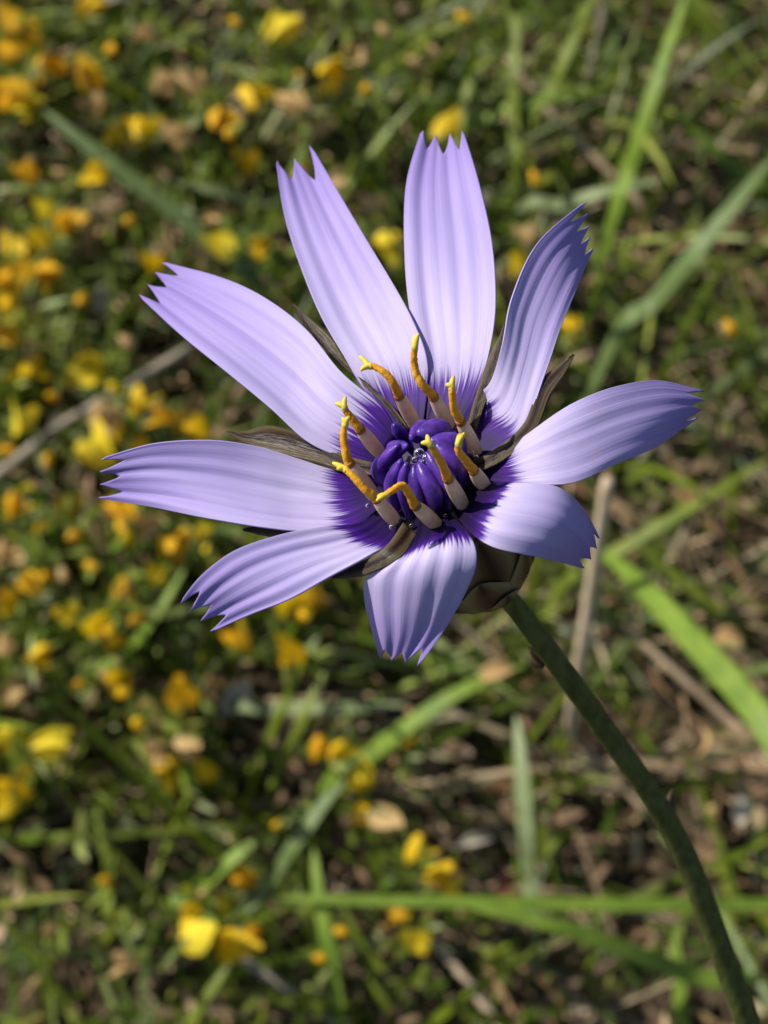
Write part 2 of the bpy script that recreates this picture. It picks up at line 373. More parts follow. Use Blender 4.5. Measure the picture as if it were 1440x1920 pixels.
stalk(B, [(495, 1670, .015), (560, 1575, .05), (610, 1505, .06), (648, 1462, .062)], 32, M_gblue, 'stiff grey-green blade leaning beside a brighter short one', 'grass')
stalk(B, [(370, 1670, .02), (420, 1625, .045), (490, 1568, .055)], 34, M_gbright, 'short bright green blade above a cluster of yellow buds', 'grass')
stalk(B, [(645, 1950, .01), (622, 1800, .05), (600, 1690, .065), (588, 1590, .07)], 32, M_gbright, 'upright bright green blade crossing the level thin stalk', 'grass')
stalk(B, [(1470, 1697, .035), (1200, 1697, .06), (900, 1693, .07), (650, 1688, .07), (510, 1683, .068)], 26, M_gbright, 'very long thin green blade lying level over straw', 'grass')
stalk(B, [(1300, 1830, .02), (1180, 1785, .05), (1040, 1735, .07), (870, 1697, .074)], 34, M_gbright, 'green blade forking down from the level thin blade', 'grass')
stalk(B, [(995, 1650, .015), (988, 1560, .045), (980, 1450, .06), (968, 1340, .06)], 34, M_gpale, 'pale upright blade beside a dry tan stalk', 'grass')
stalk(B, [(205, 1670, .015), (200, 1600, .04), (178, 1505, .05)], 24, M_golive, 'short olive blade ending by an orange bud', 'grass')
stalk(B, [(340, 1950, .01), (385, 1875, .035), (435, 1800, .045)], 26, M_golive, 'olive blade rising towards a pair of yellow blossoms', 'grass')
stalk(B, [(1050, 385, .02), (1130, 362, .04), (1240, 338, .045)], 28, M_gpale, 'pale green blade lying above the curled right-hand ray', 'grass')
stalk(B, [(540, 1420, .015), (570, 1345, .04), (612, 1250, .05)], 24, M_golive, 'yellowish green blade crossing the pale level one', 'grass')
stalk(B, [(480, 378, .02), (400, 358, .035), (325, 340, .04)], 22, M_gpale, 'short pale stalk beside the long blue-green blade', 'grass')
stalk(B, [(850, 320, .015), (880, 160, .04), (945, 80, .05)], 22, M_golive, 'arched olive blade above the notched upright ray', 'grass')
stalk(B, [(1280, 1950, .01), (1275, 1850, .03), (1265, 1740, .045)], 30, M_gbright, 'soft green upright blade below the long level blade', 'grass')
stalk(B, [(700, 1830, .015), (680, 1780, .03), (640, 1690, .045)], 22, M_golive, 'dark green thin blade next to the upright bright blade', 'grass')
stalk(B, [(230, 1230, .02), (290, 1160, .05), (350, 1060, .06)], 24, M_gbright, 'green blade among yellow blossoms below the long left ray', 'grass')
stalk(B, [(455, 1180, .02), (470, 1080, .05), (500, 1000, .055)], 22, M_golive, 'olive blade partly hidden by the lower left ray', 'grass')
stalk(B, [(1330, 1130, .015), (1230, 1050, .03), (1180, 1000, .04)], 20, M_golive, 'thin olive blade low behind the wide arched blade', 'grass')
Dn = 'dry_stalk'
stalk(Dn, [(1058, 1446, .0), (1085, 1260, .07), (1112, 1080, .105), (1140, 900, .135)], 28, M_paledry, 'straight pale tan stalk standing behind the flower stem', 'stalk', True, flat=1.0)
stalk(Dn, [(660, 1940, .01), (560, 1868, .03), (450, 1795, .04)], 24, M_grey, 'grey dead stalk lying below the yellow blossom pair', 'stalk', True)
stalk(Dn, [(-40, 920, .01), (60, 840, .03), (110, 800, .04), (200, 748, .05), (360, 650, .055)], 24, M_grey, 'long grey dead stalk lying among yellow blossoms', 'stalk', True)
stalk(Dn, [(1170, 350, .01), (1090, 270, .025), (1020, 195, .03), (950, 110, .035)], 18, M_dry, 'thin jointed tan stalk lying across green blades', 'stalk', True)
stalk(Dn, [(960, 1960, .008), (890, 1860, .02), (805, 1755, .025)], 22, M_paledry, 'thick bleached stalk lying in straw below a lemon blossom', 'stalk', True)
stalk(Dn, [(1360, 1345, .008), (1260, 1255, .02), (1170, 1175, .025)], 18, M_dry, 'thin brown stalk lying behind the wide arched blade', 'stalk', True)
stalk(Dn, [(1120, 80, .012), (1130, 30, .03), (1140, -30, .035)], 20, M_grey, 'short grey stalk stub between two upright blades', 'stalk', True)
stalk(Dn, [(1450, 130, .01), (1395, 215, .025), (1340, 290, .03)], 16, M_dry, 'reddish brown thin stalk in the shade of the tall blades', 'stalk', True)
stalk(Dn, [(1180, 1490, .01), (1110, 1415, .02), (1050, 1370, .025)], 16, M_dry, 'short tan stalk crossing the flower stem from behind', 'stalk', True)

# ------------------------------------------------------------------ yellow flowering sprigs
def pea_flower():
    """small pea blossom, about 1 unit long along +Z: raised standard, two wings and a keel, with a green calyx left to the stem"""
    parts = []
    def sheet(fn, nu=7, nv=8):
        V = [fn(i / (nu - 1) * 2 - 1, j / (nv - 1)) for j in range(nv) for i in range(nu)]
        F = [(j * nu + i, j * nu + i + 1, (j + 1) * nu + i + 1, (j + 1) * nu + i) for j in range(nv - 1) for i in range(nu - 1)]
        return V, F
    wd = lambda t: math.sin(math.pi * min(1, 0.12 + t * 0.80)) ** 0.75
    parts.append(sheet(lambda u, t: (0.42 * u * wd(t) * (1 - 0.15 * t), -0.08 - 0.42 * t ** 1.6 + 0.16 * u * u * wd(t), 0.92 * t - 0.12 * abs(u) ** 3 * t)))
    for sgn in (-1, 1):
        parts.append(sheet(lambda u, t: (sgn * (0.07 + 0.13 * math.sin(math.pi * t) - 0.03 * u), 0.02 + 0.20 * t + 0.17 * u * wd(t), 0.86 * t)))
    V, F = tube_data([(0, 0.02, 0), (0, 0.08, 0.3), (0, 0.20, 0.62), (0, 0.30, 0.8)], [0.05, 0.13, 0.13, 0.03], 9, 8, 0.8)
    parts.append((V, F))
    return mesh('pea_flower', *join(parts))
def bud_flower():
    V, F = tube_data([(0, 0, 0), (0, 0.03, 0.25), (0.02, 0.10, 0.6), (0, 0.2, 0.95)], [0.08, 0.26, 0.30, 0.06], 10, 9, 0.8)
    return mesh('bud', V, F)
kinds = {}
for nm, m in (('y', M_yel), ('l', M_lemon), ('o', M_ora), ('t', M_tan), ('w', M_white)):
    f = pea_flower(); f.materials.append(m); f.polygons.foreach_set('use_smooth', [True] * len(f.polygons))
    b = bud_flower(); b.materials.append(m); b.polygons.foreach_set('use_smooth', [True] * len(b.polygons))
    kinds[nm] = (f, b)
FL = '''20 40 52 o,60 62 52 o,20 98 42 o,92 122 62 o,170 8 46 y,165 142 52 o,530 52 64 l,440 40 26 o,475 180 52 y,550 192 56 t,625 130 48 y,620 168 42 o,566 140 26 o,50 196 54 l,18 172 62 o,
230 252 56 y,268 240 50 y,335 255 52 t,415 222 52 o,432 252 34 o,180 322 42 y,465 300 46 y,360 152 60 t,310 160 46 t,175 196 48 t,90 395 40 l,125 412 44 o,75 442 38 y,30 466 44 y,60 492 54 y,20 522 54 o,
86 516 52 o,415 455 48 l,488 462 44 y,730 455 50 l,14 570 40 y,8 622 44 o,290 490 40 y,245 412 32 o,840 240 48 y,780 120 36 t,812 96 34 t,872 30 32 o,975 490 42 y,990 440 38 t,1065 608 46 y,1370 615 36 o,1002 335 32 o,
65 690 46 y,20 716 50 y,160 690 64 l,212 730 34 l,42 780 54 l,195 780 60 t,210 800 44 y,266 750 48 y,300 780 40 o,370 800 44 y,180 842 68 l,345 792 44 o,262 836 38 y,50 916 30 l,30 946 46 o,130 946 44 o,75 985 28 y,
140 1002 34 o,12 1036 52 t,225 958 54 o,240 1010 36 l,275 982 52 t,380 1002 42 l,330 1022 60 o,300 1080 40 l,55 1090 40 o,84 1078 34 o,230 1106 38 o,12 1130 40 y,122 1150 42 l,190 1176 52 y,256 1156 34 o,10 1210 38 t,
76 1232 46 y,214 1202 38 y,556 1142 62 y,582 1118 46 o,545 1226 54 y,446 1192 50 o,225 1280 54 y,205 1268 40 t,340 1296 58 o,400 1286 42 t,20 1385 60 l,100 1396 58 l,54 1440 40 y,20 1488 62 y,8 1512 44 l,
256 1355 34 y,300 1362 60 y,296 1412 50 t,312 1442 54 y,355 1402 44 t,385 1450 38 y,275 1340 50 t,640 1410 42 y,602 1402 44 o,680 1460 48 l,686 1525 38 o,725 1540 50 t,785 1592 48 y,830 1642 58 y,846 1662 40 l,
355 1710 38 y,420 1696 40 l,455 1645 40 o,380 1756 58 l,436 1770 62 y,472 1745 38 o,740 1716 46 o,786 1770 48 l,605 1800 36 o,638 1745 32 o,200 1652 34 o,230 1806 44 t,520 1550 28 o,765 1392 28 o,380 1678 34 t,
-60 300 55 y,-80 520 55 o,-70 800 55 y,-60 1200 50 y,-50 1420 55 o,120 -60 50 y,330 -50 50 o,630 345 40 t,560 330 34 o,700 385 42 t,600 235 44 t,660 100 40 t,240 640 36 t,150 560 34 o,340 905 40 o,310 860 34 y,
30 1300 44 t,150 1285 34 o,120 1080 34 t,170 1060 32 o,405 1075 40 o,90 860 34 o,100 745 32 o,15 850 40 o,110 330 34 t,50 320 40 o,210 90 36 o,270 60 38 t,720 60 34 t,690 170 34 o'''
fl = []
for q in FL.replace('\n', '').split(','):
    a = q.split(); fl.append((float(a[0]), float(a[1]), float(a[2]), a[3]))
# plants: each blossom belongs to the nearest foot
feet = [(40, 140), (210, 160), (520, 120), (400, 230), (90, 430), (240, 470), (470, 470), (730, 300), (940, 420), (60, 720), (200, 790), (330, 800), (60, 1000), (250, 990), (370, 1040), (60, 1180), (220, 1190),
        (540, 1190), (50, 1440), (300, 1370), (640, 1460), (780, 1600), (400, 1730), (760, 1740), (220, 1720), (620, 1780), (1080, 620), (1365, 620), (820, 80), (-70, 600)]
groups = {i: [] for i in range(len(feet))}
for q in fl: groups[min(range(len(feet)), key=lambda i: (feet[i][0] - q[0]) ** 2 + (feet[i][1] - q[1]) ** 2)].append(q)
desc = {'l': 'bright lemon', 'y': 'golden yellow', 'o': 'orange-yellow', 't': 'faded tan', 'w': 'bleached'}
words = {1: 'one', 2: 'two', 3: 'three', 4: 'four', 5: 'five', 6: 'six', 7: 'seven', 8: 'eight', 9: 'nine', 10: 'ten', 11: 'eleven', 12: 'twelve'}
where = ['rooted below the shaded gap in the shrub', 'near the dark gap in the shrub', 'standing in open green leaves beyond the flower', 'beside the long blue-green blade', 'under the lower end of the blue-green blade', 'near a bleached white leaf',
         'at the foot of the long blue-green blade', 'behind the notched upright rays', 'beside the curled ray', 'above the long grey stalk', 'crossing the long grey stalk', 'close above the long left ray', 'below the grey stalk',
         'just beneath the long left ray', 'between the two left rays', 'among green blades in the shrub', 'beneath the lower left ray', 'directly below the lower left ray', 'with the largest blossoms in the shrub',
         'next to a bleached husk', 'at the stiff grey-green blade', 'on bare straw in the clearing', 'at the end of the grey dead stalk', 'under the long level blade', 'by a short olive blade', 'clinging to the upright bright blade',
         'beside the raised right-hand rays', 'alone in the dry litter', 'near arched olive blade beyond the flower', 'at the edge of the shrub']
for i, (fx, fy) in enumerate(feet):
    qs = groups[i]
    if not qs: continue
    foot = at_z(fx, fy + 25, 0.0); foot.z = gz(foot.x, foot.y)
    e = empty('flowering_sprig', foot)
    main = max(set(q[3] for q in qs), key=[q[3] for q in qs].count)
    tag(e, f'sprig with {words.get(len(qs), "many")} mostly {desc[main]} blossoms {where[i]}', 'yellow flowers', 'yellow-flowered sprigs in the background')
    tubes = []; fol = []
    for (x, y, sz, kd) in qs:
        z = random.uniform(0.035, 0.085)
        p = at_z(x, y, z)
        me = kinds[kd][0 if sz > 37 else 1]
        ln = size_at(p, sz) * (1.42 if sz > 37 else 1.15)
        d = Vector((random.uniform(-1, 1), random.uniform(-1, 1), random.uniform(-0.2, 1.0))).normalized()
        o = bpy.data.objects.new({'t': 'faded_blossom', 'w': 'faded_blossom'}.get(kd, 'blossom' if sz > 37 else 'bud'), me); col.objects.link(o)
        o.parent = e
        q = d.to_track_quat('Z', 'Y') @ Matrix.Rotation(random.uniform(0, 6.28), 3, 'Z').to_quaternion()
        o.rotation_mode = 'QUATERNION'; o.rotation_quaternion = q
        base = p - d * ln * 0.5
        o.location = base - foot; o.scale = (ln, ln, ln)
        b = base - foot + d * ln * 0.03; up = Vector((b.x * 0.45 + random.uniform(-.006, .006), b.y * 0.45 + random.uniform(-.006, .006), b.z * 0.55))
        pts = [Vector((random.uniform(-.002, .002), random.uniform(-.002, .002), -0.003)), up, b]
        tubes.append(tube_data(pts, [0.0010, 0.0008, 0.0007], 10, 6))
        tubes.append(tube_data([b - d * ln * 0.08, b + d * ln * 0.05, b + d * ln * 0.22], [0.0006, ln * 0.13, ln * 0.12], 5, 7))
        cc = catmull(pts, 12)
        for _ in range(16): fol.append(cc[random.randint(2, 11)] + np.array(foot))
    link('stem', mesh('stem', *join(tubes)), M_pstem, e).matrix_parent_inverse = Matrix()
    fp = np.array(fol); Ln = len(fp)
    PL, WL = blades(fp, rng.uniform(0.004, 0.010, Ln), rng.uniform(0.2, 1.4, Ln), rng.uniform(0, 6.28, Ln), rng.uniform(-0.2, 0.7, Ln), rng.uniform(0.0012, 0.003, Ln), 4, 0)
    lo = strips('foliage', PL - np.array(foot), WL, pick(Ln, GREEN, 0.3), M_under); lo.parent = e; tag(lo, kind='stuff')

# ------------------------------------------------------------------ single dead leaves and husks that stand out
def husk(px, py, L, W, ang, mat, label, z=0.03, curl=0.35):
    p = at_z(px, py, z); ln = size_at(p, L); wd = size_at(p, W)
    V = []; F = []; nu, nv = 7, 12
    for t_ in (0, 1):
        for j in range(nv):
            t = j / (nv - 1); prof = math.sin(math.pi * (0.04 + 0.92 * t ** 0.85)) ** 0.8
            for i in range(nu):
                u = i / (nu - 1) * 2 - 1
                V.append(((t - .5) * ln, u * wd / 2 * prof, curl * wd * (u * u * prof) + 0.12 * ln * math.sin(3 * t) - t_ * 0.0002))
    N = nu * nv
    for j in range(nv - 1):
        for i in range(nu - 1):
            a = j * nu + i; F.append((a, a + 1, a + nu + 1, a + nu)); F.append((N + a + 1, N + a, N + a + nu, N + a + nu + 1))
    for j in range(nv - 1):
        a = j * nu; F.append((a + nu, a + N + nu, a + N, a)); a += nu - 1; F.append((a, a + N, a + N + nu, a + nu))
    o = link('dry_leaf', mesh('dry_leaf', V, F), mat); o.location = p
    o.rotation_euler = (random.uniform(-.5, .5) + 0.2, random.uniform(-.4, .4), math.radians(ang))
    return tag(o, label, 'dry leaf', 'dead leaves caught in the vegetation')
husk(415, 405, 70, 34, 5, M_tan, 'tan dead leaf lying just right of the long blue-green blade')
husk(172, 440, 62, 32, 70, M_tan, 'pale tan dead leaf standing on edge left of the blue-green blade')
husk(185, 562, 58, 44, 100, M_white, 'bleached white leaf among shrub leaves beside the upper left ray')
husk(440, 1308, 76, 48, 55, M_white, 'bleached white husk beside an orange-yellow blossom group')
husk(920, 380, 54, 34, 40, M_white, 'pale dead leaf close to the tip half of the notched upright ray')
husk(1308, 1390, 66, 40, 75, M_tan, 'tan dead leaf standing in grass right of the flower stem')
husk(1365, 1200, 60, 36, 10, M_tan, 'tan dead leaf above the wide arched blade')
husk(1350, 530, 50, 34, 80, M_tan, 'light tan leaf beside the wide grey-green blade')
husk(600, 235, 76, 40, 30, M_tan, 'curled tan leaf above the second upper ray')
husk(1345, 175, 60, 30, 15, M_tan, 'brownish leaf in the litter right of the tall bright blade')
husk(955, 1665, 66, 46, 20, M_red, 'dark red-brown leaf just above the long level blade', 0.02)
husk(1410, 210, 40, 30, 60, M_tan, 'small husk beside the reddish brown stalk')
husk(890, 1250 + 330, 80, 22, 20, M_white, 'narrow bleached leaf in the shaded straw left of the pale upright blade', 0.025)
husk(110, 800, 40, 34, 40, M_white, 'white papery sheath wrapped on the long grey stalk', 0.045)
husk(215, 15, 120, 46, 35, M_white, 'long pale sheath at the edge of the leafy shrub')
husk(710, 170, 90, 30, -50, M_gpale, 'grey-green narrow leaf lying above the two long upper rays')
husk(1180, 1530, 46, 28, 30, M_tan, 'small tan husk next to the flower stem')
husk(1390, 1520, 60, 32, 80, M_white, 'whitish dead leaf in the grass far right of the flower stem')
husk(930, 1265, 70, 34, 20, M_tan, 'tan leaf tip lying along the mid-green tapered blade', 0.06)

# ------------------------------------------------------------------ the violet flower
stem_foot = Vector((0.075, 0.006, 0)); stem_foot.z = gz(stem_foot.x, stem_foot.y)
flower = empty('violet_flower', stem_foot)
tag(flower, 'large violet-blue composite flower with nine toothed rays and dark centre on a curved green stem', 'flower')

def ribbon(name, rows, mat, ring_t=None, teeth=None, camber=0.0, nu=33, nv=44, thick=0.00010, ridges=0.0, seed=0, parent=None, wave=0.0):
    """rows: stations (ax, ay, bx, by, ha, hb): both edges in photo px with their height over the flower's heart"""
    ctrl = []
    for (ax_, ay_, bx_, by_, ha, hb) in rows: ctrl.append(list(at_h(ax_, ay_, ha)) + list(at_h(bx_, by_, hb)))
    dense = catmull(ctrl, 200); A, Bp = dense[:, :3], dense[:, 3:]; mid = (A + Bp) / 2
    arc = np.concatenate([[0], np.cumsum(np.linalg.norm(np.diff(mid, axis=0), axis=1))])
    T = unit(np.gradient(mid, axis=0)); ac = unit(Bp - A); NN = unit(np.cross(ac, T)); width = np.linalg.norm(Bp - A, axis=1)
    if NN[100].dot(np.array(AX)) < 0: NN = -NN
    rs = random.Random(seed); ph = rs.uniform(0, 6)
    us = np.linspace(0, 1, nu)
    if teeth:                                  # columns run exactly through every tooth tip and notch
        kn = [0.0] + [q for k_ in range(len(teeth[0]) - 1) for q in (teeth[0][k_], (teeth[0][k_] + teeth[0][k_ + 1]) / 2)] + [teeth[0][-1], 1.0]
        us = np.array([a_ + (b_ - a_) * i_ / (3 if b_ - a_ < 0.06 else 7) for a_, b_ in zip(kn[:-1], kn[1:]) for i_ in range(3 if b_ - a_ < 0.06 else 7)] + [1.0]); nu = len(us)
    total = arc[-1]
    aring = np.interp((ring_t or 0) * 199, np.arange(200), arc)
    V, UV = [], []
    for j in range(nv):
        for i, u in enumerate(us):
            lim = 1.0
            if teeth:
                tips, dep = teeth
                # depth of the notch between neighbouring tooth tips
                k = max(q for q in range(len(tips)) if tips[q] <= u + 1e-9) if u >= tips[0] else -1
                if k == -1: lim = 1 - 0.25 * dep[0] * (tips[0] - u) / max(tips[0], 1e-6)
                elif k == len(tips) - 1: lim = 1 - 0.25 * dep[-1] * (u - tips[-1]) / max(1 - tips[-1], 1e-6)
                else:
                    fr = (u - tips[k]) / (tips[k + 1] - tips[k]); lim = 1 - dep[k] * (1 - abs(2 * fr - 1) ** 1.1)
            a = (j / (nv - 1)) * lim * total
            x = np.interp(a, arc, np.arange(200)); i0 = min(int(x), 198); f = x - i0
            L = lambda Q: Q[i0] * (1 - f) + Q[i0 + 1] * f
            wdt = L(width); grow = min(1, (a / total) * 3)
            off = camber * wdt * 4 * u * (1 - u) * grow
            off += ridges * grow * (math.cos(u * 6 * math.pi + ph) * 0.5 + 0.5 * math.cos(u * 10 * math.pi + ph * 2)) * 0.00028
            off += wave * 0.0006 * grow * math.sin(a / total * 7 + u * 3 + ph) * (2 * u - 1)
            V.append(L(A) * (1 - u) + L(Bp) * u + L(NN) * off); UV.append((u, (a - aring) / (total - aring)))
    F = [(j * nu + i, j * nu + i + 1, (j + 1) * nu + i + 1, (j + 1) * nu + i) for j in range(nv - 1) for i in range(nu - 1)]
    me = mesh(name, V, F); uvl = me.uv_layers.new(name='UVMap')
    for lp in me.loops: uvl.data[lp.index].uv = UV[lp.vertex_index]
    o = link(name, me, mat, parent or flower)
    md = o.modifiers.new('thickness', 'SOLIDIFY'); md.thickness = thick; md.offset = 0
    return o
T5 = ([0.03, 0.25, 0.5, 0.74, 0.97], [0.085, 0.075, 0.08, 0.085])
T4 = ([0.03, 0.32, 0.65, 0.97], [0.09, 0.075, 0.085])
PET = [
 ([(722, 888, 735, 930, 0, 0), (640, 883, 662, 988, 22, 14), (560, 861, 575, 997, 58, 40), (480, 839, 490, 991, 98, 68), (390, 826, 390, 973, 140, 86), (285, 832, 290, 952, 164, 94), (186, 862, 182, 937, 158, 92)], T4, -0.10, 0.185),
 ([(746, 812, 705, 875, 6, 6), (714, 760, 640, 857, 30, 34), (640, 697, 575, 826, 75, 75), (572, 617, 510, 769, 105, 112), (484, 553, 422, 697, 128, 138), (396, 512, 340, 628, 132, 145), (303, 486, 257, 550, 122, 138)], T4, -0.10, 0.16),
 ([(746, 812, 792, 806, 4, 4), (690, 744, 803, 722, 32, 27), (650, 675, 799, 662, 70, 67), (600, 588, 770, 592, 105, 102), (560, 490, 726, 512, 132, 118), (532, 398, 668, 415, 145, 122), (519, 306, 583, 275, 140, 112)], ([0.02, 0.48, 0.97], [0.10, 0.11]), -0.11, 0.155),
 ([(790, 806, 864, 800, -2, -2), (800, 724, 898, 726, 24, 26), (785, 655, 919, 655, 62, 64), (765, 572, 928, 568, 98, 100), (757, 470, 921, 450, 124, 116), (762, 352, 898, 342, 134, 120), (790, 248, 869, 248, 122, 105)], ([0.06, 0.34, 0.68, 0.97], [0.065, 0.085, 0.08]), -0.08, 0.15),
 ([(856, 806, 876, 872, 6, 6), (886, 750, 942, 836, 40, 26), (921, 716, 986, 802, 70, 42), (940, 650, 1022, 702, 108, 60), (958, 560, 1050, 616, 132, 62), (1010, 455, 1086, 535, 128, 45), (1101, 377, 1116, 468, 95, 10)], T5, -0.05, 0.20),
 ([(870, 868, 872, 900, -2, -2), (936, 850, 948, 906, 30, 28), (992, 813, 1012, 909, 56, 44), (1072, 760, 1076, 907, 52, 26), (1152, 727, 1152, 872, 14, -14), (1240, 713, 1236, 834, -50, -78), (1324, 733, 1312, 785, -135, -160)], T4, 0.07, 0.20),
 ([(850, 905, 838, 935, 8, 8), (922, 912, 870, 986, 36, 38), (978, 908, 922, 1026, 60, 58), (1046, 912, 1002, 1041, 44, 28), (1092, 948, 1052, 1054, -8, -36), (1121, 1006, 1094, 1066, -80, -112)], T4, 0.14, 0.33),
 ([(790, 945, 822, 945, 4, 4), (762, 1022, 862, 984, 38, 38), (722, 1058, 888, 1018, 58, 58), (684, 1088, 892, 1058, 44, 46), (684, 1138, 872, 1112, 2, 6), (700, 1192, 838, 1174, -50, -44), (716, 1232, 787, 1248, -105, -96)], T4, 0.08, 0.29),
 ([(745, 935, 772, 950, -4, -4), (672, 984, 742, 1014, 22, 26), (602, 993, 692, 1047, 66, 62), (522, 1003, 612, 1085, 116, 86), (442, 1029, 542, 1122, 148, 96), (380, 1076, 472, 1152, 154, 92), (337, 1129, 396, 1186, 138, 76)], T4, -0.06, 0.245),
]
for k, (rows, teeth, cam_, rt) in enumerate(PET):
    if k in (1, 2, 3): rows = [r_[:4] + tuple(h_ * (1 - 0.075 * i_) for h_ in r_[4:]) for i_, r_ in enumerate(rows)]     # the upper rays lie a little flatter
    ribbon('petal', rows, M_petal, rt, teeth, cam_, 49, 60, 0.00010, 0.26 if k not in (4, 5, 6) else 0.12, seed=k + 3, wave=0.35)

# papery bracts between the rays
def bract(rows, camber=0.15):
    return ribbon('bract', rows, M_bract, 0, None, camber, 11, 26, 0.00006, 0.12, seed=len(rows))
bract([(752, 795, 768, 806, 26, 26), (714, 752, 734, 760, 42, 42), (658, 700, 692, 722, 40, 40), (592, 634, 652, 676, 48, 48), (566, 602, 628, 636, 60, 60), (556, 588, 578, 594, 72, 72), (549, 570, 550, 571, 85, 85)])
bract([(700, 868, 705, 892, 26, 26), (645, 852, 650, 884, 32, 32), (580, 818, 600, 872, 34, 34), (510, 798, 530, 856, 40, 40), (462, 808, 470, 836, 48, 48), (425, 808, 426, 811, 55, 55)])
bract([(876, 800, 893, 806, 34, 34), (892, 742, 912, 752, 50, 50), (916, 672, 942, 690, 62, 62), (936, 632, 950, 640, 74, 74), (946, 606, 948, 607, 80, 80)])
bract([(880, 868, 890, 888, 34, 34), (935, 838, 946, 862, 44, 44), (985, 790, 1002, 812, 50, 50), (1008, 720, 1032, 744, 52, 52), (1042, 690, 1058, 704, 56, 56), (1075, 664, 1077, 666, 60, 60)])
bract([(756, 980, 782, 1000, 40, 40), (728, 1020, 758, 1040, 66, 66), (690, 1048, 716, 1066, 60, 60), (655, 1058, 672, 1082, 50, 50), (622, 1082, 624, 1085, 44, 44)])
bract([(700, 955, 700, 985, -10, -10), (600, 965, 600, 1005, 0, 0), (520, 975, 520, 1008, 8, 8), (455, 992, 456, 995, 14, 14)])
bract([(900, 900, 890, 930, -5, -5), (960, 915, 940, 955, 10, 10), (1000, 935, 985, 975, 10, 10)])

# the cup of overlapping scales under the rays, and the stem
def axis_pt(h, ang, r):
    e1 = AX.cross(Vector((0, 0, 1)) if abs(AX.z) < .9 else Vector((0, 1, 0))).normalized(); e2 = AX.cross(e1)
    return C0 + (AX * h + (e1 * math.cos(ang) + e2 * math.sin(ang)) * r) * S
prof = [(-452, 18), (-440, 32), (-400, 78), (-330, 112), (-240, 128), (-140, 128), (-60, 118), (-14, 108), (-10, 60)]
V = []; ns = 28
for h, r in prof:
    for j in range(ns): V.append(axis_pt(h, 2 * math.pi * j / ns, r))
F = [(k * ns + j, k * ns + (j + 1) % ns, (k + 1) * ns + (j + 1) % ns, (k + 1) * ns + j) for k in range(len(prof) - 1) for j in range(ns)]
F.append(tuple(range((len(prof) - 1) * ns, len(prof) * ns))); F.append(tuple(reversed(range(ns))))
M_cup = mottled('cup', (0.12, 0.10, 0.05), (0.22, 0.18, 0.10), 600, 0.5, 0.3)
cup = link('flower_cup', mesh('flower_cup', V, F), M_cup, flower)
def scale_leaf(h0, ang, ln, wd):
    rp = lambda h: np.interp(h, [q[0] for q in prof[:-1]], [q[1] for q in prof[:-1]])
    V, UV, nu, nv = [], [], 9, 14
    for j in range(nv):
        t = j / (nv - 1); wid = wd * math.sin(math.pi * (0.12 + 0.86 * t) ** 0.9) ** 0.8 if t < 0.999 else 0.5
        for i in range(nu):
            u = i / (nu - 1) * 2 - 1; h = h0 + ln * t
            r = rp(h) + 5 + 16 * t * t + 5 * (1 - u * u)
            V.append(axis_pt(h, ang + u * wid / max(r, 40), r)); UV.append((i / (nu - 1), t))
    me = mesh('scale', V, [(j * nu + i, j * nu + i + 1, (j + 1) * nu + i + 1, (j + 1) * nu + i) for j in range(nv - 1) for i in range(nu - 1)])
    uvl = me.uv_layers.new(name='UVMap')
    for lp in me.loops: uvl.data[lp.index].uv = UV[lp.vertex_index]
    o = link('scale', me, M_scale, cup); o.matrix_parent_inverse = Matrix.Translation(-cup.matrix_parent_inverse.to_translation()) @ Matrix()
    o.matrix_parent_inverse = Matrix()
    md = o.modifiers.new('thickness', 'SOLIDIFY'); md.thickness = 0.00006; md.offset = 0
    return o
for row, (h0, ln, wd, cnt) in enumerate(((-430, 130, 44, 6), (-395, 190, 60, 8), (-320, 240, 66, 9), (-220, 215, 62, 10))):
    for k in range(cnt): scale_leaf(h0 + random.uniform(-8, 8), 2 * math.pi * (k + 0.5 * (row % 2)) / cnt + random.uniform(-.08, .08), ln, wd)

st_px = [(936, 1112), (958, 1128), (1010, 1195), (1075, 1285), (1150, 1390), (1225, 1497), (1285, 1605), (1330, 1722), (1368, 1825), (1412, 1945)]
p0 = axis_pt(-425, 0, 0); d0 = (p0 - CAM).dot(FWD)
pts = []; acc = 0
for k, (x, y) in enumerate(st_px):
    if k: acc += math.hypot(x - st_px[k - 1][0], y - st_px[k - 1][1])
    pts.append(at_depth(x, y, d0 + acc * S * 1.05))
rad = [0.00062, 0.00066, 0.00069, 0.00074, 0.00078, 0.00083, 0.00088, 0.00093, 0.00098, 0.00104]
last = pts[-1]; dirl = (pts[-1] - pts[-2]).normalized()
stem_bz = [last, last + dirl * 0.05, stem_foot + Vector((0, 0, 0.16)), stem_foot + Vector((0, 0, -0.01))]
for t_ in (0.1, 0.22, 0.36, 0.52, 0.7, 0.86, 1.0):
    pts.append(stem_bz[0] * (1 - t_) ** 3 + stem_bz[1] * 3 * t_ * (1 - t_) ** 2 + stem_bz[2] * 3 * t_ * t_ * (1 - t_) + stem_bz[3] * t_ ** 3); rad.append(0.00104 + 0.0006 * t_)
tube('stem', pts, rad, M_stem, flower, 150, 16)
